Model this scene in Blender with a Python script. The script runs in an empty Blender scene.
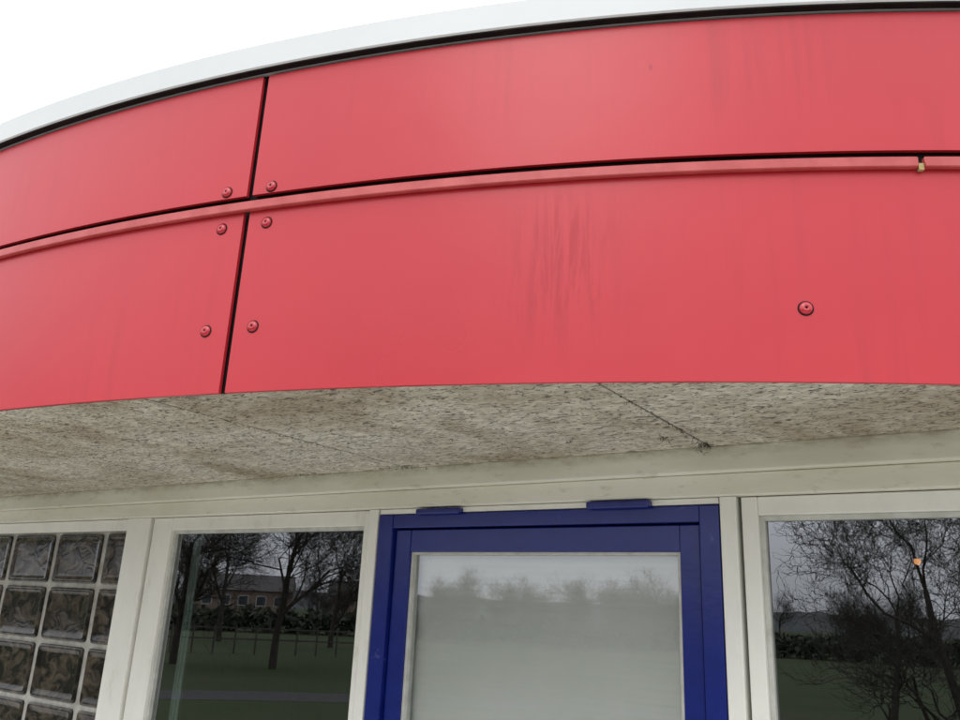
import bpy, bmesh, math, random
from mathutils import Vector, Matrix, noise as mnoise
random.seed(7)
sc=bpy.context.scene
S=0.6; EYE=1.8
R=4.718; AP=3.7206
def Z(z): return EYE+S*z
# ---------------------------------------------------------------- helpers
def empty(name,loc=(0,0,0),rz=0,parent=None):
    o=bpy.data.objects.new(name,None); o.location=loc; o.rotation_euler=(0,0,rz)
    sc.collection.objects.link(o); o.parent=parent; return o
def mesh_obj(name,verts,faces,mats,parent=None,smooth=False,uvs=None,midx=None,angle=None):
    me=bpy.data.meshes.new(name); me.from_pydata(verts,[],faces)
    for m in (mats if isinstance(mats,(list,tuple)) else [mats]): me.materials.append(m)
    if uvs:
        l=me.uv_layers.new(name="UVMap")
        for i,lp in enumerate(me.loops): l.data[i].uv=uvs[lp.vertex_index]
    if midx: me.polygons.foreach_set("material_index",midx)
    if smooth:
        me.polygons.foreach_set("use_smooth",[True]*len(me.polygons))
        if angle: me.set_sharp_from_angle(angle=angle)
    me.update()
    o=bpy.data.objects.new(name,me); sc.collection.objects.link(o); o.parent=parent; return o
def bevel(o,w,seg=2):
    m=o.modifiers.new("b","BEVEL"); m.width=w; m.segments=seg; m.limit_method='ANGLE'; m.angle_limit=math.radians(40)
def box(name,x0,x1,y0,y1,z0,z1,mat,parent,bev=.0025):
    v=[(x0,y0,z0),(x1,y0,z0),(x1,y1,z0),(x0,y1,z0),(x0,y0,z1),(x1,y0,z1),(x1,y1,z1),(x0,y1,z1)]
    f=[(0,3,2,1),(4,5,6,7),(0,1,5,4),(1,2,6,5),(2,3,7,6),(3,0,4,7)]
    o=mesh_obj(name,v,f,mat,parent)
    if bev: bevel(o,bev)
    return o
def wb(name,s0,s1,z0,z1,front,depth,mat,parent,bev=.0025):
    """bar on the window wall; s,z in survey units, front = proud of wall plane in m"""
    return box(name,s0*S,s1*S,-AP-front,-AP-front+depth,Z(z0),Z(z1),mat,parent,bev)
class NT:
    def __init__(s,name):
        s.m=bpy.data.materials.new(name); s.m.use_nodes=True; s.t=s.m.node_tree; s.t.nodes.clear()
        s.out=s.t.nodes.new("ShaderNodeOutputMaterial")
    def n(s,typ,ins={},**kw):
        nd=s.t.nodes.new("ShaderNode"+typ)
        for k,v in kw.items(): setattr(nd,k,v)
        for k,v in ins.items():
            if hasattr(v,"is_output"): s.t.links.new(v,nd.inputs[k])
            else: nd.inputs[k].default_value=v
        return nd
    def math(s,op,a,b=0.0,clamp=False):
        nd=s.n("Math",{0:a,1:b},operation=op,use_clamp=clamp); return nd.outputs[0]
    def noise(s,vec,scale,detail=2,rough=.55,dist=0):
        return s.n("TexNoise",{"Vector":vec,"Scale":scale,"Detail":detail,"Roughness":rough,"Distortion":dist}).outputs[0]
    def map(s,vec,scale=(1,1,1),rot=(0,0,0),loc=(0,0,0)):
        return s.n("Mapping",{"Vector":vec,"Scale":scale,"Rotation":rot,"Location":loc}).outputs[0]
    def rng(s,v,a,b,c=0.0,d=1.0):
        return s.n("MapRange",{"Value":v,"From Min":a,"From Max":b,"To Min":c,"To Max":d},clamp=True).outputs[0]
    def mix(s,f,a,b):
        nd=s.t.nodes.new("ShaderNodeMix"); nd.data_type='RGBA'
        for i,v in ((0,f),(6,a),(7,b)):
            if hasattr(v,"is_output"): s.t.links.new(v,nd.inputs[i])
            else: nd.inputs[i].default_value=v if i==0 else (*v[:3],1)
        return nd.outputs[2]
    def principled(s,col,rough=.5,spec=.5,bump=None,bs=.2,bd=.01,**ex):
        ins={"Base Color":col if hasattr(col,"is_output") else (*col,1),"Roughness":rough,"Specular IOR Level":spec}
        ins.update(ex)
        p=s.n("BsdfPrincipled",ins)
        if bump is not None:
            b=s.n("Bump",{"Height":bump,"Strength":bs,"Distance":bd}); s.t.links.new(b.outputs[0],p.inputs["Normal"])
        s.t.links.new(p.outputs[0],s.out.inputs[0]); return s.m
def coord(t,k="Object"): return t.n("TexCoord").outputs[k]
# ---------------------------------------------------------------- materials
def m_red():
    t=NT("red_panel_coating"); uv=t.n("UVMap").outputs[0]
    sep=t.n("SeparateXYZ",{0:uv}); u,v=sep.outputs[0],sep.outputs[1]
    big=t.noise(uv,1.6,3,.6)
    st=t.noise(t.map(uv,(34,1.6,1)),1,2)
    streak=t.math('MULTIPLY',t.rng(st,.54,.72),t.rng(big,.46,.60))
    wob=t.math('ADD',u,t.math('MULTIPLY',t.noise(uv,9,2),.05))
    du=t.math('ABSOLUTE',t.math('SUBTRACT',wob,1.825)); reg=t.rng(du,.02,.13,1,0)
    reg=t.math('MULTIPLY',reg,t.rng(v,2.17,2.30)); reg=t.math('MULTIPLY',reg,t.rng(v,2.44,2.53,1,0))
    st2=t.noise(t.map(uv,(62,5.2,1),loc=(3.1,0,0)),1,4,.7,.5)
    run=t.math('MULTIPLY',t.rng(st2,.45,.60),reg)
    du2=t.math('ABSOLUTE',t.math('SUBTRACT',u,2.12)); reg2=t.math('MULTIPLY',t.rng(du2,.06,.2,1,0),t.rng(v,2.6,2.72))
    run2=t.math('MULTIPLY',t.rng(t.noise(t.map(uv,(30,1.6,1),loc=(8,0,0)),1,2),.5,.66),reg2)
    c=t.mix(t.rng(big,.3,.7),(.540,.025,.037),(.600,.032,.045))
    c=t.mix(t.math('MULTIPLY',streak,.30),c,(.44,.022,.034))
    c=t.mix(t.math('MULTIPLY',run,.55),c,(.39,.016,.027))
    c=t.mix(t.math('MULTIPLY',run2,.4),c,(.43,.026,.036))
    sp=t.n("TexVoronoi",{"Vector":t.map(uv,(1,.55,1)),"Scale":7.0,"Randomness":1.0})
    spot=t.math('MULTIPLY',t.rng(sp.outputs["Distance"],.022,.045,1,0),t.rng(st,.47,.52))
    c=t.mix(t.math('MULTIPLY',spot,.6),c,(.24,.01,.02))
    ro=t.math('ADD',t.rng(big,.3,.7,.27,.36),t.math('MULTIPLY',run,.15))
    return t.principled(c,ro,.48,bump=t.noise(uv,5,1),bs=.10,bd=.01)
def m_redrail():
    t=NT("red_rail_paint"); o=coord(t); n=t.noise(o,22,3); c=t.mix(t.rng(n,.35,.7),(.50,.07,.07),(.60,.11,.11))
    return t.principled(c,.42,.5,bump=n,bs=.2,bd=.003)
def simple(name,c1,c2,scale,rough,spec=.5,bs=.15,bd=.004,lo=.35,hi=.65,bump=True):
    t=NT(name); o=coord(t); n=t.noise(o,scale,3)
    return t.principled(t.mix(t.rng(n,lo,hi),c1,c2),rough,spec,bump=t.noise(o,scale*4,1) if bump else None,bs=bs,bd=bd)
def m_cream(name="cream_painted_timber",base=(.88,.87,.80)):
    t=NT(name); o=coord(t)
    fine=t.noise(t.map(o,(9,9,4)),1,5,.72)
    c=t.mix(t.rng(fine,.35,.6),base,tuple(x*.94 for x in base))
    c=t.mix(t.math('MULTIPLY',t.rng(fine,.60,.74),.40),c,(.42,.38,.28))
    grain=t.noise(t.map(o,(9,50,50)),1,1)
    return t.principled(c,.34,.5,bump=grain,bs=.12,bd=.003)
def m_dirtycream():
    t=NT("weathered_cream_beam"); o=coord(t)
    n=t.noise(t.map(o,(1.6,1.6,5)),1,4,.65,.4); fine=t.noise(t.map(o,(16,16,40)),1,5,.72)
    c=t.mix(t.rng(n,.36,.66),(.85,.84,.74),(.71,.685,.56))
    c=t.mix(t.math('MULTIPLY',t.rng(fine,.57,.74),.40),c,(.32,.27,.18))
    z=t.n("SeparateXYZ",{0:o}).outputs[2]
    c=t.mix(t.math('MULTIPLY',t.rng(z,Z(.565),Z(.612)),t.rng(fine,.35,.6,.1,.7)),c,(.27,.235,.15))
    return t.principled(c,.5,.35,bump=n,bs=.2,bd=.003)
def m_blue():
    t=NT("blue_gloss_paint"); o=coord(t)
    f=t.noise(t.map(o,(10,10,14)),1,4,.7)
    c=t.mix(t.rng(f,.3,.6),(.006,.015,.155),(.009,.020,.19))
    c=t.mix(t.math('MULTIPLY',t.rng(f,.66,.74),.45),c,(.12,.14,.28))
    return t.principled(c,.22,.5,bump=f,bs=.15,bd=.004)
def m_soffit():
    t=NT("wood_wool_cement_board"); o=coord(t)
    def worms(rot,sx,sy,seed,w):
        v=t.map(o,(sx,sy,1),(0,0,rot),(seed,seed*.7,0))
        n=t.noise(v,1,1.5,.5,.9)
        return n,t.rng(t.math('ABSOLUTE',t.math('SUBTRACT',n,.5)),0,w,1,0)
    n1,w1=worms(.25,24,64,1.3,.045); n2,w2=worms(-.55,28,72,5.3,.042); n3,w3=worms(1.35,38,60,9.3,.038)
    mk=t.noise(o,24,1)
    w=t.math('MAXIMUM',t.math('MULTIPLY',w1,t.rng(mk,.47,.53)),t.math('MULTIPLY',w2,t.rng(mk,.41,.49,1,0)))
    w=t.math('MAXIMUM',w,t.math('MULTIPLY',w3,t.rng(n1,.53,.58)))
    big=t.noise(o,2.1,4,.65,.6)
    c=t.mix(t.rng(n3,.35,.65),(.76,.72,.61),(.57,.535,.44))
    c=t.mix(t.math('MULTIPLY',t.rng(big,.44,.64),.66),c,(.31,.235,.145))
    c=t.mix(t.math('MULTIPLY',w,.95),c,(.03,.025,.018))
    return t.principled(c,.9,.1,bump=n1,bs=.5,bd=.004)
def m_glass(name="window_glass",k=.16,tint=(.72,.80,.78)):
    t=NT(name)
    fr=t.n("Fresnel",{"IOR":1.5}).outputs[0]
    fac=t.math('ADD',t.math('MULTIPLY',fr,1.3),k,True)
    g=t.n("BsdfGlossy",{"Color":(.93,.96,1,1),"Roughness":.0})
    tr=t.n("BsdfTransparent",{"Color":(*tint,1)})
    mx=t.n("MixShader",{0:fac,1:tr.outputs[0],2:g.outputs[0]})
    t.t.links.new(mx.outputs[0],t.out.inputs[0]); return t.m
def m_block():
    t=NT("glass_block_glass"); o=coord(t); n=t.noise(t.map(o,(13,13,18)),1,2,.6,1.2)
    c=t.mix(t.rng(n,.42,.68),(.014,.012,.011),(.10,.080,.060))
    return t.principled(c,.16,.35,bump=n,bs=.07,bd=.02)
RED=m_red(); RAIL=m_redrail(); CREAM=m_cream(); BEAM=m_dirtycream(); BLUE=m_blue(); SOF=m_soffit()
GLASS=m_glass("window_glass",.20); DGLASS=m_glass("door_glass",.15,(.97,.98,.97)); BLOCK=m_block()
BLACK=simple("black_epdm_and_trim_shade",(.006,.006,.006),(.014,.013,.012),20,.7,.2,bump=False)
WHITE=simple("white_roof_trim_coating",(.74,.76,.755),(.69,.715,.71),3,.45,bump=False)
MORTAR=simple("block_mortar",(.50,.49,.45),(.34,.33,.29),25,.85,.2)
RIVET=simple("red_screw_cap",(.50,.02,.035),(.55,.03,.045),30,.2,.7,bump=False)
ROOM=simple("room_plaster",(.20,.20,.19),(.16,.16,.155),3,.8,.2,bump=False)
FLOORM=simple("room_floor",(.10,.09,.08),(.07,.065,.06),6,.5,.3,bump=False)
BLIND=simple("pale_roller_blind",(.84,.84,.80),(.79,.80,.75),5,.75,.2,bump=False)
CURT=simple("pale_curtain",(.50,.56,.52),(.42,.48,.45),8,.85,.1,bump=False)
BEAD=simple("grey_glazing_bead",(.62,.62,.57),(.50,.50,.45),30,.5,bump=False)
STEEL=simple("screw_steel",(.35,.34,.33),(.2,.2,.2),200,.35,bump=False)
BRASS=simple("yellowed_sealant",(.50,.40,.16),(.36,.27,.12),60,.6)
# ---------------------------------------------------------------- building
ANG=-0.5986
bld=empty("round_building_with_red_fascia",(1.1488,5.8819,0),ANG)
def pol(a,r,z): return (r*math.sin(a),-r*math.cos(a),z)
def arc_slab(name,a0,a1,ro,ri,z0,z1,mat,parent,step=.012,bev=0):
    n=max(2,int(abs(a1-a0)/step)); V=[];U=[];F=[]
    for i in range(n+1):
        a=a0+(a1-a0)*i/n
        for r,z in ((ro,z0),(ro,z1),(ri,z1),(ri,z0)):
            V.append(pol(a,r,z)); U.append((a*R,z))
    for i in range(n):
        b=i*4
        for j in range(4):
            F.append((b+j,b+4+j,b+4+(j+1)%4,b+(j+1)%4))
    F.append((0,1,2,3)); e=n*4; F.append((e+3,e+2,e+1,e))
    o=mesh_obj(name,V,F,mat,parent,smooth=True,uvs=U,angle=math.radians(30))
    if bev: bevel(o,bev,1)
    return o
PA=2*math.pi/14; J0=.2475; GAP=.0070/R
fas=empty("red_cladding",parent=bld)
for i in range(14):
    a0=J0+i*PA+GAP; a1=J0+(i+1)*PA-GAP
    if a0>math.pi: a0-=2*math.pi; a1-=2*math.pi
    arc_slab("lower_panel_%d"%i,a0,a1,R,R-.008,Z(.600),Z(1.222),RED,fas)
    arc_slab("upper_panel_%d"%i,a0,a1,R,R-.008,Z(1.278),Z(1.743),RED,fas)
    r0,r1=J0+.2595+i*PA*1.0-PA+.0006, J0+.2595+i*PA-.0014
    arc_slab("rail_%d"%i,r0,r1,R+.0125,R+.0010,Z(1.215),Z(1.246),RAIL,fas,bev=.0015)
    arc_slab("rail_end_sealant_%d"%i,r1+.0001,r1+.0019,R+.009,R+.0015,Z(1.208),Z(1.228),BRASS,fas)
arc_slab("backing",-math.pi,math.pi-.0001,R-.012,R-.020,Z(.606),Z(1.80),BLACK,bld,step=.03)
arc_slab("roof_trim",-math.pi,math.pi-.0001,R+.018,R-.06,Z(1.760),Z(1.862),WHITE,bld,step=.012,bev=.003)
arc_slab("trim_shadow_strip",-math.pi,math.pi-.0001,R+.0150,R-.0,Z(1.755),Z(1.7595),BLACK,bld,step=.02)  # black strip added as the shadow line under the roof trim
def screw(name,a,z,parent,r=.0105):
    V=[];F=[];n=20;rings=[(1.0,0),(.97,.25),(.8,.42),(.5,.53),(.22,.57),(.2,.42),(0.0,.40)]
    ca=Vector(pol(a,R,z)); nx=Vector(pol(a,1,0)); tx=Vector((math.cos(a),math.sin(a),0)); up=Vector((0,0,1))
    for rr,h in rings[:-1]:
        for k in range(n):
            t=2*math.pi*k/n; V.append(ca+tx*(math.cos(t)*rr*r)+up*(math.sin(t)*rr*r)+nx*(h*r*.9+.0003))
    for i in range(len(rings)-2):
        for k in range(n): F.append((i*n+k,i*n+(k+1)%n,(i+1)*n+(k+1)%n,(i+1)*n+k))
    nf=len(F)
    V.append(ca+nx*(.3*r)); c=len(V)-1; b=(len(rings)-2)*n
    for k in range(n): F.append((b+k,b+(k+1)%n,c))
    b2=len(V)
    for rr,h in ((1.22,.0002),(1.16,.0010),(.98,.0010)):
        for k in range(n):
            t=2*math.pi*k/n; V.append(ca+tx*(math.cos(t)*rr*r)+up*(math.sin(t)*rr*r)+nx*h)
    for i in range(2):
        for k in range(n): F.append((b2+i*n+k,b2+i*n+(k+1)%n,b2+(i+1)*n+(k+1)%n,b2+(i+1)*n+k))
    mi=[0]*nf+[1]*n+[1]*(2*n)
    mesh_obj(name,[tuple(v) for v in V],F,[RIVET,BLACK],parent,smooth=True,midx=mi)
for i in range(14):
    j=J0+i*PA
    if j>math.pi: j-=2*math.pi
    for d in (-.0118,.0108):
        for zz in (.81,1.169,1.303): screw("screw",j+d+random.uniform(-.0004,.0004),Z(zz)+random.uniform(-.002,.002),fas)
    screw("screw",j+PA*.483,Z(.803),fas)
# soffit boards (laid square to the window wall)
jo=[3.0-1.42*i for i in range(-3,9)]
RS=R-.0205
sb=sorted(x*S for x in jo); sb=[-R]+[x for x in sb if abs(x)<R-.08]+[R]
sof=empty("soffit",parent=bld)
for i in range(len(sb)-1):
    s0,s1=max(-RS+.002,sb[i]+.0026),min(RS-.002,sb[i+1]-.0026); n=40;V=[];F=[]
    for k in range(n+1):
        s=s0+(s1-s0)*k/n; y=-math.sqrt(max(RS*RS-s*s,0)); yb=-AP+.05 if abs(s)<2.6 else -y
        V+= [(s,y,Z(.61)),(s,yb,Z(.61)),(s,y,Z(.61)+.025),(s,yb,Z(.61)+.025)]
    for k in range(n):
        b=k*4; F+=[(b,b+1,b+5,b+4),(b+2,b+6,b+7,b+3),(b,b+4,b+6,b+2)]
    F+=[(0,2,3,1),(4*n,4*n+1,4*n+3,4*n+2)]
    mesh_obj("board_%d"%i,V,F,SOF,sof)
def disc(name,r,z,mat,parent,n=96,rot=0):
    V=[pol(2*math.pi*k/n+rot,r,z) for k in range(n)]
    return mesh_obj(name,V,[tuple(range(n))],mat,parent)
disc("soffit_backing",R-.022,Z(.61)+.03,BLACK,bld); disc("flat_roof",R-.061,Z(1.84),simple("roof_membrane",(.3,.3,.3),(.25,.25,.25),4,.8),bld)
# dirt clumps / cobwebs where boards meet the beam
COB=simple("cobweb_dirt",(.05,.04,.03),(.13,.11,.08),90,.9,.05,bump=False)
def clump(name,x,y,z,sx,sy,sz,n,seed):
    r=random.Random(seed);V=[];F=[]
    for i in range(n):
        p=Vector((x+r.gauss(0,sx),y+max(-2,min(2,r.gauss(0,1)))*sy,z-abs(r.gauss(0,sz))))
        d=Vector((r.gauss(0,1),r.gauss(0,1),r.gauss(0,1))).normalized()*r.uniform(.002,.009)
        e=Vector((r.gauss(0,1),r.gauss(0,1),r.gauss(0,1))).normalized()*r.uniform(.0006,.0018)
        b=len(V); V+=[tuple(p),tuple(p+d),tuple(p+d+e),tuple(p+e)]; F.append((b,b+1,b+2,b+3))
    mesh_obj(name,V,F,COB,sof)
zs=Z(.61)
clump("cobweb",1.80,-3.79,zs,.009,.012,.004,120,1); clump("cobweb",1.745,-3.88,zs,.004,.02,.003,60,2); clump("cobweb",1.79,-3.785,zs-.003,.006,.006,.012,40,8)
clump("cobweb",.95,-3.79,zs,.03,.012,.003,110,3); clump("cobweb",.55,-3.78,zs,.02,.006,.006,50,4); clump("cobweb",1.3,-4.1,zs,.012,.05,.001,30,5)
clump("cobweb",.22,-4.25,zs,.03,.06,.001,60,6); clump("cobweb",1.80,-4.0,zs,.003,.10,.001,110,7); clump("cobweb",.948,-4.15,zs,.003,.18,.001,130,12)
# --- window wall
ww=empty("window_wall",parent=bld)
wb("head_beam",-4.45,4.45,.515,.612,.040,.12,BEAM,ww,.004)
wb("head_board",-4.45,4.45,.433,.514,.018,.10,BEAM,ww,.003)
wb("post",-.614,-.392,-3,.432,.006,.08,CREAM,ww)
wb("post",1.318,1.374,-3,.432,.006,.08,CREAM,ww)
wb("post",3.008,3.068,-3,.432,.006,.08,CREAM,ww)
wb("post",4.30,4.5,-3,.432,.006,.08,CREAM,ww)
wb("post",-4.5,-4.3,-3,.432,.006,.08,CREAM,ww)
def sash(name,s0,s1,z0,z1,wl,wr,wt,wbm,glassmat=GLASS,mat=CREAM,front=-.004):
    g=empty(name,parent=ww)
    wb("stile_l",s0,s0+wl,z0,z1,front,.05,mat,g); wb("stile_r",s1-wr,s1,z0,z1,front,.05,mat,g)
    wb("rail_t",s0+wl,s1-wr,z1-wt,z1,front-.001,.05,mat,g); wb("rail_b",s0+wl,s1-wr,z0,z0+wbm,front-.001,.05,mat,g)
    a,b,c,d=s0+wl,s1-wr,z0+wbm,z1-wt; w=.018
    wb("bead_l",a,a+w,c,d,front-.012,.03,BEAD,g,.001); wb("bead_r",b-w,b,c,d,front-.012,.03,BEAD,g,.001)
    wb("bead_t",a+w,b-w,d-w,d,front-.012,.03,BEAD,g,.001); wb("bead_b",a+w,b-w,c,c+w,front-.012,.03,BEAD,g,.001)
    y=-AP-(front-.025)
    mesh_obj("glass",[(a*S,y,Z(c)),(b*S,y,Z(c)),(b*S,y,Z(d)),(a*S,y,Z(d))],[(0,1,2,3)],glassmat,g)
    return g
sash("fixed_window",-.378,1.306,-1.6,.43,.176,.030,.072,.10)
sash("fixed_window",3.082,4.295,-1.6,.43,.058,.06,.066,.10)
for s0,s1 in ((-.378,1.306),(3.082,4.295),(-4.295,-.616)):
    wb("spandrel_panel",s0,s1,-2.98,-1.70,-.012,.05,CREAM,ww); wb("sill",s0,s1,-1.70,-1.60,.03,.10,CREAM,ww)
gb=empty("glass_block_window",parent=ww)
wb("frame_top",-4.295,-.616,.362,.43,-.004,.05,CREAM,gb)
wb("mortar",-4.295,-.617,-1.6,.361,-.030,.06,MORTAR,gb,0)
V=[];F=[]
def blockmesh(s0,s1,z0,z1):
    b0=len(V); cx,cz=(s0+s1)/2*S,Z((z0+z1)/2); hx,hz=(s1-s0)/2*S,(z1-z0)/2*S; n=40
    rings=[(0,-.0305),(0,-.024),(.006,-.0195),(.014,-.021),(.020,-.025),(.03,-.0262)]
    for q,fr in rings:
        for k in range(n):
            t=2*math.pi*k/n+.02; c,s_=math.cos(t),math.sin(t); p=.11
            V.append((cx+math.copysign(abs(c)**p,c)*(hx-q),-AP-fr,cz+math.copysign(abs(s_)**p,s_)*(hz-q)))
    for i in range(len(rings)-1):
        for k in range(n): F.append((b0+i*n+k,b0+i*n+(k+1)%n,b0+(i+1)*n+(k+1)%n,b0+(i+1)*n+k))
    F.append(tuple(b0+(len(rings)-1)*n+k for k in range(n)))
jz=[.375-.345*i for i in range(6)]; s_edges=[-.899-.55*i for i in range(-1,7)]
for i in range(len(s_edges)-1):
    for j in range(5):
        s0=s_edges[i+1]+.028; s1=min(s_edges[i]-.028,-.63); z1_=jz[j]-.015; z0_=jz[j+1]+.015
        if s1-s0>.1: blockmesh(s0,s1,z0_,min(z1_,.35))
mesh_obj("blocks",V,F,BLOCK,gb,smooth=True,angle=math.radians(50))
# door
dr=empty("blue_door",parent=ww)
D0,D1,DT,DB=1.380,3.003,.405,-2.97
wb("frame_l",D0,D0+.085,DB,DT,.004,.08,BLUE,dr,.003); wb("frame_r",D1-.075,D1,DB,DT,.004,.08,BLUE,dr,.003)
wb("frame_t",D0+.085,D1-.075,DT-.062,DT,.003,.08,BLUE,dr,.003)
wb("drip_head",D0,D1,DT+.003,.431,.001,.06,CREAM,dr,.002)
a,b,c,d=D0+.092,D1-.082,DB+.02,DT-.068
wb("leaf_l",a,a+.088,c,d,-.010,.045,BLUE,dr,.003); wb("leaf_r",b-.078,b,c,d,-.010,.045,BLUE,dr,.003)
wb("leaf_t",a+.088,b-.078,d-.10,d,-.011,.045,BLUE,dr,.003); wb("leaf_b",a+.088,b-.078,c,c+.4,-.011,.045,BLUE,dr,.003)
a2,b2,c2,d2=a+.088,b-.078,c+.4,d-.10
wb("bead_l",a2,a2+.014,c2,d2,-.018,.03,BEAD,dr,.001); wb("bead_r",b2-.014,b2,c2,d2,-.018,.03,BEAD,dr,.001)
wb("bead_t",a2+.014,b2-.014,d2-.012,d2,-.018,.03,BEAD,dr,.001)
y=-AP+.032
mesh_obj("glass",[(a2*S,y,Z(c2)),(b2*S,y,Z(c2)),(b2*S,y,Z(d2)),(a2*S,y,Z(d2))],[(0,1,2,3)],DGLASS,dr)
wb("hinge",1.618,1.86,.398,.424,.022,.03,BLUE,dr,.004); wb("hinge",2.48,2.745,.398,.428,.024,.03,BLUE,dr,.004)
wb("handle_plate",b-.07,b-.02,-1.35,-1.0,.0,.01,STEEL,dr,.001); wb("handle_lever",b-.25,b-.03,-1.14,-1.11,.045,.02,STEEL,dr,.004)
wb("handle_stem",b-.06,b-.03,-1.14,-1.11,.03,.03,STEEL,dr,.001)
wb("threshold",D0,D1,-3,-2.972,.03,.12,STEEL,dr,.002)
n=330;V=[];F=[];r=random.Random(2);m_=14
for i in range(n+1):
    z=Z(c2)+(Z(d2)-Z(c2))*i/n
    for j in range(m_+1):
        x=a2*S-.01+((b2-a2)*S+.02)*j/m_
        V.append((x,-AP+.060+.0011*math.sin(i*2.1)+.0022*mnoise.noise(Vector((i*.33,j*.35,1)))+r.gauss(0,.00012),z))
for i in range(n):
    for j in range(m_): q=i*(m_+1)+j; F.append((q,q+1,q+m_+2,q+m_+1))
mesh_obj("roller_blind",V,F,BLIND,dr,smooth=True)
# other facets and the room
def facet_wall(k,r,mat,name,z0,z1,th=.1):
    g=bpy.data.objects.new(name,None); sc.collection.objects.link(g); g.parent=bld; g.rotation_euler=(0,0,k*2*math.pi/5)
    h=r*math.tan(math.pi/5)
    box("wall_panel",-h,h,-r,-r+th,z0,z1,mat,g,0)
for k in range(1,5): facet_wall(k,AP,CREAM,"outer_wall",0,Z(.61))
RI=(AP-.075)/math.cos(math.pi/5)
disc("room_floor",RI,.03,FLOORM,bld,5,math.pi/5); disc("room_ceiling",RI,Z(.50),ROOM,bld,5,math.pi/5)
box("room_partition",-2.6,2.6,-.6,-.5,.035,Z(.49),ROOM,bld,0)
V=[];F=[]
for i in range(22):
    x=-.19*S+i*.0026; yy=-AP+.10+.010*math.sin(i*1.1)
    V+=[(x,yy,Z(-1.5)),(x,yy,Z(.42))]
for i in range(21): F.append((2*i,2*i+2,2*i+3,2*i+1))
mesh_obj("curtain",V,F,CURT,bld,smooth=True)
# lit ceiling lamp inside, seen through the right window
lamp=empty("ceiling_lamp",(2.045,-2.428,0),parent=bld)
t=NT("warm_lamp_glass"); e=t.n("Emission",{"Color":(1,.40,.14,1),"Strength":1.1}); t.t.links.new(e.outputs[0],t.out.inputs[0])
def lathe(name,prof,mat,parent,n=20):
    V=[];F=[]
    for r_,z_ in prof:
        for k in range(n): V.append((r_*math.cos(2*math.pi*k/n),r_*math.sin(2*math.pi*k/n),z_))
    for i in range(len(prof)-1):
        for k in range(n): F.append((i*n+k,i*n+(k+1)%n,(i+1)*n+(k+1)%n,(i+1)*n+k))
    return mesh_obj(name,V,F,mat,parent,smooth=True)
lathe("bulb",[(.001,2.001),(.008,2.004),(.011,2.012),(.009,2.020),(.005,2.026)],t.m,lamp)
lathe("shade",[(.018,2.020),(.014,2.034),(.008,2.045),(.004,2.05),(.004,2.099)],STEEL,lamp)
# ---------------------------------------------------------------- ground
def m_grass():
    t=NT("winter_lawn"); o=coord(t); n=t.noise(o,.25,4); f=t.noise(o,18,2,.7)
    c=t.mix(t.rng(n,.35,.65),(.045,.062,.030),(.065,.072,.042)); c=t.mix(t.math('MULTIPLY',t.rng(f,.5,.7),.5),c,(.035,.038,.025))
    return t.principled(c,.95,.02)
def m_pave():
    t=NT("concrete_paving"); o=coord(t)
    br=t.n("TexBrick",{"Vector":o,"Color1":(.52,.50,.46,1),"Color2":(.45,.43,.40,1),"Mortar":(.16,.15,.13,1),"Scale":1.0,"Mortar Size":.006,"Brick Width":.6,"Row Height":.6})
    br.offset=0; c=t.mix(t.rng(t.noise(o,9,3),.4,.7,0,.4),br.outputs[0],(.28,.27,.23))
    return t.principled(c,.85,.2)
G=700
mesh_obj("ground",[(-G,-G,0),(G,-G,0),(G,G,0),(-G,G,0)],[(0,1,2,3)],m_grass())
n=96;V=[]
for k in range(n):
    a=2*math.pi*k/n; V+=[(1.15+9.2*math.cos(a),5.88+9.2*math.sin(a),.004)]
mesh_obj("paved_terrace",V,[tuple(range(n))],m_pave())
V=[];F=[];n=60
for i in range(n+1):
    a=math.radians(150+130*i/n)
    for r_,z_ in ((16.6,.004),(18.2,.004)): V.append((2+r_*math.cos(a),3+r_*math.sin(a),z_))
for i in range(n): F.append((2*i,2*i+1,2*i+3,2*i+2))
mesh_obj("park_path",V,F,simple("asphalt",(.06,.06,.06),(.085,.083,.078),8,.95,.02,bump=False))
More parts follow.
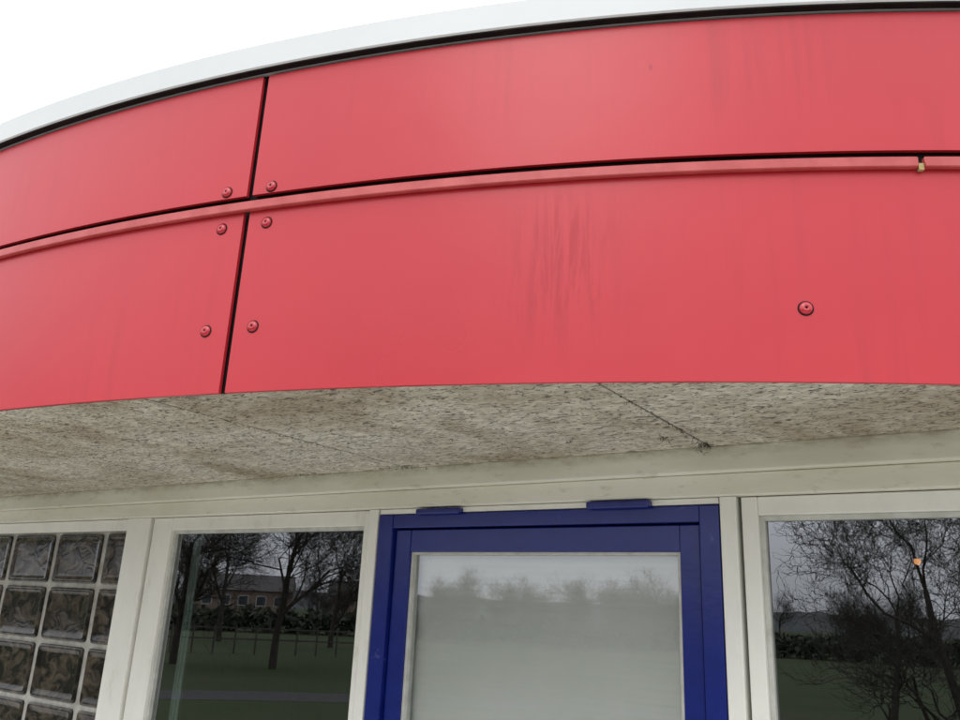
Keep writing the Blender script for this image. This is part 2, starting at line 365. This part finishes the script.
# ---------------------------------------------------------------- trees
BARK=simple("bark",(.035,.030,.024),(.06,.052,.042),12,.9,.1,bump=False)
def make_tree(name,seed,height,spread=.55,wig=.18,depth=6,curl=0.0,trunk=.12,fork=.25,nb=(3,5),minr=.0035,tl=.34):
    rnd=random.Random(seed);V=[];F=[]
    def tube(pts,rs,sides):
        b0=len(V)
        for i,(p,r) in enumerate(zip(pts,rs)):
            d=(pts[min(i+1,len(pts)-1)]-pts[max(i-1,0)]).normalized()
            x=d.cross(Vector((.31,.9,.2))).normalized(); y=d.cross(x)
            for k in range(sides):
                t=2*math.pi*k/sides; V.append(tuple(p+x*(math.cos(t)*r)+y*(math.sin(t)*r)))
        for i in range(len(pts)-1):
            for k in range(sides):
                F.append((b0+i*sides+k,b0+i*sides+(k+1)%sides,b0+(i+1)*sides+(k+1)%sides,b0+(i+1)*sides+k))
    def grow(p,d,L,r,lev):
        ns=7 if lev==0 else (6 if curl and lev>1 else (4 if lev<4 else 3))
        pts=[p.copy()];rs=[r]; ph=rnd.uniform(0,6.28); cur=d.copy()
        ax=Vector((rnd.gauss(0,1),rnd.gauss(0,1),rnd.gauss(0,1))).normalized()
        for i in range(ns):
            cur=(cur+Vector((rnd.gauss(0,wig),rnd.gauss(0,wig),rnd.gauss(0,wig)*.7+.05))*(1 if lev else .35)).normalized()
            if curl and lev>0:
                cur=(cur+curl*(ax*math.sin(ph+i*1.9)+ax.cross(cur)*math.cos(ph+i*1.9))).normalized()
            pts.append(pts[-1]+cur*(L/ns)); rs.append(r*(1-.55*(i+1)/ns))
        tube(pts,rs,7 if lev==0 else (4 if lev<2 else 3))
        if lev>=depth: return
        k=rnd.randint(*nb)+(1 if lev<2 else 0)
        for j in range(k):
            f=rnd.uniform(fork if lev==0 else .2,1.0) if j else 1.0
            idx=min(ns,max(1,int(f*ns+.5))); q=pts[idx]
            dd=(pts[idx]-pts[idx-1]).normalized()
            side=Vector((rnd.gauss(0,1),rnd.gauss(0,1),rnd.gauss(0,.5))); side=(side-dd*side.dot(dd)).normalized()
            nd=(dd*(1-spread)+side*spread*rnd.uniform(.7,1.25)+Vector((0,0,.08))).normalized()
            grow(q,nd,L*rnd.uniform(.58,.82)*(1 if lev else .8),max(rs[idx]*rnd.uniform(.55,.75),minr),lev+1)
    grow(Vector((0,0,-.05)),Vector((0,0,1)),height*tl,trunk,0)
    me=bpy.data.meshes.new(name); me.from_pydata(V,[],F); me.materials.append(BARK); me.update(); return me
def put(me,name,x,y,sc_=1,rz=0,parent=None):
    o=bpy.data.objects.new(name,me); o.location=(x,y,0); o.scale=(sc_,)*3; o.rotation_euler=(0,0,rz); sc.collection.objects.link(o); o.parent=parent; return o
tA=make_tree("bare_tree",3,9.0,depth=5,trunk=.10,fork=.35,nb=(4,7),minr=.005)
tB=make_tree("bare_tree_b",11,8.0,spread=.5,depth=5,trunk=.10,nb=(4,6),minr=.005)
tW=make_tree("curly_willow",5,5.6,spread=.5,wig=.12,depth=5,curl=.6,trunk=.05,fork=.1,nb=(4,5),minr=.003,tl=.28)
def mir(t_,D):   # point at distance D beyond the window wall as the wall mirrors it
    n=Vector((-.5635,-.826)); d=Vector((t_,1)).normalized(); r=d-2*d.dot(n)*n
    return 2.012+r.x*D,2.949+r.y*D
for me,nm,t_,D,s,rz in ((tA,"bare_tree",-.225,24,1.15,.3),(tB,"bare_tree",-.34,25,1.2,2.0),(tB,"bare_tree",-.16,36,1.2,1.0),(tA,"bare_tree",-.29,38,1.2,4.0),
                        (tW,"corkscrew_willow",.58,13,1.55,0),(tW,"corkscrew_willow",.49,15,1.35,2.2),(tW,"corkscrew_willow",.66,18,1.7,4.2)):
    x,y=mir(t_,D); put(me,nm,x,y,s,rz)
far=empty("distant_bare_trees")
tF=[make_tree("far_tree",21+i,9.0,depth=4,trunk=.13,fork=.2,nb=(5,7),minr=.0065,tl=.30) for i in range(2)]
r=random.Random(4)
for i in range(44):
    ang=math.radians(r.uniform(180,232)); D=r.uniform(58,95)
    if i<12: ang=math.radians(199+i*1.5+r.uniform(-.5,.5)); D=r.uniform(42,60)
    put(tF[i%2],"tree_copy",2+D*math.cos(ang),3+D*math.sin(ang),r.uniform(.55,.85),r.uniform(0,6.28),far)
HEDGE=simple("dark_evergreen_foliage",(.030,.038,.024),(.06,.062,.045),3,.9,.1,bump=False)
V=[];F=[];r=random.Random(9)
for i in range(12000):
    ang=math.radians(r.uniform(170,250)); D=50+r.gauss(0,.9); base=1.2+.5*mnoise.noise(Vector((ang*14,0,0)))+.35*mnoise.noise(Vector((ang*70,3,0)))
    z=r.uniform(0,1)**.7*base; p=Vector((2+D*math.cos(ang),3+D*math.sin(ang),z)); b=len(V); s=.17
    for k in range(3): V.append(tuple(p+Vector((r.gauss(0,s),r.gauss(0,s),r.gauss(0,s)))))
    F.append((b,b+1,b+2))
mesh_obj("boundary_hedge",V,F,HEDGE)
V=[];F=[]
def addbox(x,y,z0,z1,hx,hy,rot):
    b=len(V); c_,s_=math.cos(rot),math.sin(rot)
    for zz in (z0,z1):
        for sx,sy in ((-1,-1),(1,-1),(1,1),(-1,1)):
            V.append((x+sx*hx*c_-sy*hy*s_,y+sx*hx*s_+sy*hy*c_,zz))
    F.extend([(b,b+3,b+2,b+1),(b+4,b+5,b+6,b+7)]+[(b+i,b+(i+1)%4,b+4+(i+1)%4,b+4+i) for i in range(4)])
for i in range(20):
    a=math.radians(172+i*1.3); x,y=2+30*math.cos(a),3+30*math.sin(a); addbox(x,y,0,.9,.03,.03,a)
    a2_=a+math.radians(.65); x,y=2+30*math.cos(a2_),3+30*math.sin(a2_)
    for zz in (.45,.80): addbox(x,y,zz,zz+.05,.02,.33,a2_)
mesh_obj("park_fence",V,F,simple("weathered_fence_timber",(.07,.065,.055),(.10,.09,.08),6,.8,.1,bump=False))
BRICK=simple("brown_brick",(.16,.11,.09),(.20,.15,.12),2,.85,.2,bump=False); ROOF=simple("dark_roof_tile",(.06,.055,.055),(.09,.08,.075),2,.8,.2,bump=False); PANE=simple("dark_window_pane",(.03,.035,.04),(.05,.055,.06),1,.15,.5,bump=False); WFR=simple("white_window_frame",(.5,.5,.48),(.45,.45,.43),1,.5,bump=False)
def house(t_,D,w,dp,h):
    x,y=mir(t_,D); g=empty("brick_house",(x,y,0),math.atan2(y-3,x-2)-math.pi/2)
    box("walls",-w/2,w/2,-dp/2,dp/2,0,h,BRICK,g,0)
    e=.4; V=[(-w/2-e,-dp/2-e,h-.05),(w/2+e,-dp/2-e,h-.05),(w/2+e,dp/2+e,h-.05),(-w/2-e,dp/2+e,h-.05),(-w/2-e,0,h+2.2),(w/2+e,0,h+2.2)]
    mesh_obj("roof",V,[(0,1,5,4),(2,3,4,5),(0,4,3),(1,2,5),(3,2,1,0)],ROOF,g)
    box("chimney",w*.25,w*.25+.6,-.3,.3,h+1.6,h+2.9,BRICK,g,0)
    for i in range(int(w/2.4)):
        xx=-w/2+1.2+i*2.4; box("window_frame",xx-.08,xx+1.28,-dp/2-.03,-dp/2+.02,.82,2.18,WFR,g,0); box("window_pane",xx,xx+1.2,-dp/2-.035,-dp/2,.9,2.1,PANE,g,0)
for q in ((-.27,125,14,8,2.9),(-.12,130,11,8,2.8)): house(*q)
V=[];F=[];n=240
for i in range(n+1):
    ang=math.radians(140+150*i/n); h=4.5+3*mnoise.noise(Vector((ang*3,1,0)))+1.2*mnoise.noise(Vector((ang*25,2,0)))+.8*mnoise.noise(Vector((ang*110,5,0)))
    for D,z in ((190,-.5),(215,h*.8),(240,h),(320,-.5)): V.append((D*math.cos(ang),D*math.sin(ang),z))
for i in range(n):
    for j in range(3): b=i*4+j; F.append((b,b+4,b+5,b+1))
mesh_obj("wooded_hills",V,F,simple("hazy_woodland",(.07,.075,.075),(.10,.10,.10),.08,.95,.05,bump=False))
# ---------------------------------------------------------------- light
w=bpy.data.worlds.new("World"); sc.world=w; w.use_nodes=True; t=w.node_tree; t.nodes.clear()
N=t.nodes.new; Lk=t.links.new
sky=N("ShaderNodeTexSky"); sky.sky_type='NISHITA'; sky.sun_disc=False; sky.sun_elevation=math.radians(42); sky.sun_rotation=math.radians(200); sky.dust_density=5
tc=N("ShaderNodeTexCoord"); sp=N("ShaderNodeSeparateXYZ"); Lk(tc.outputs["Generated"],sp.inputs[0])
mr=N("ShaderNodeMapRange"); Lk(sp.outputs[2],mr.inputs["Value"]); mr.inputs["From Min"].default_value=0; mr.inputs["From Max"].default_value=1; mr.inputs["To Min"].default_value=.45; mr.inputs["To Max"].default_value=1.0
nz=N("ShaderNodeTexNoise"); mp=N("ShaderNodeMapping"); mp.inputs["Scale"].default_value=(1,1,3); Lk(tc.outputs["Generated"],mp.inputs[0]); Lk(mp.outputs[0],nz.inputs["Vector"]); nz.inputs["Scale"].default_value=2.2; nz.inputs["Detail"].default_value=4
m2=N("ShaderNodeMapRange"); Lk(nz.outputs[0],m2.inputs["Value"]); m2.inputs["From Min"].default_value=.3; m2.inputs["From Max"].default_value=.7; m2.inputs["To Min"].default_value=.80; m2.inputs["To Max"].default_value=1.12
mu=N("ShaderNodeMath"); mu.operation='MULTIPLY'; Lk(mr.outputs[0],mu.inputs[0]); Lk(m2.outputs[0],mu.inputs[1])
vs=N("ShaderNodeVectorMath"); vs.operation='SCALE'; vs.inputs[0].default_value=(24.6,25.2,26.6); Lk(mu.outputs[0],vs.inputs["Scale"])
mx=N("ShaderNodeMix"); mx.data_type='RGBA'; mx.inputs[0].default_value=.93; Lk(sky.outputs[0],mx.inputs[6]); Lk(vs.outputs[0],mx.inputs[7])
bg=N("ShaderNodeBackground"); bg.inputs[1].default_value=.1; Lk(mx.outputs[2],bg.inputs[0]); ow=N("ShaderNodeOutputWorld"); Lk(bg.outputs[0],ow.inputs[0])
sun=bpy.data.lights.new("sun","SUN"); sun.energy=.5; sun.angle=math.radians(25); sun.color=(1,.97,.93)
so=bpy.data.objects.new("sun",sun); sc.collection.objects.link(so)
az=math.radians(200); el=math.radians(42); dv=Vector((math.sin(az)*math.cos(el),math.cos(az)*math.cos(el),math.sin(el)))
so.rotation_euler=dv.to_track_quat('Z','Y').to_euler()
# ---------------------------------------------------------------- camera
cam=bpy.data.cameras.new("camera"); co=bpy.data.objects.new("camera",cam); sc.collection.objects.link(co); sc.camera=co
cam.sensor_width=36; cam.lens=36*809.13/960; cam.clip_end=2000; cam.clip_start=.02
th,ro=.2982,.0457
Fw=Vector((0,math.cos(th),math.sin(th)));R0=Vector((1,0,0));U0=Vector((0,-math.sin(th),math.cos(th)))
Rr=R0*math.cos(ro)+U0*math.sin(ro);Uu=U0*math.cos(ro)-R0*math.sin(ro)
M=Matrix((( Rr.x,Uu.x,-Fw.x,0),(Rr.y,Uu.y,-Fw.y,0),(Rr.z,Uu.z,-Fw.z,EYE),(0,0,0,1)))
co.matrix_world=M
sc.view_settings.view_transform='Standard'; sc.view_settings.look='None'; sc.view_settings.exposure=0
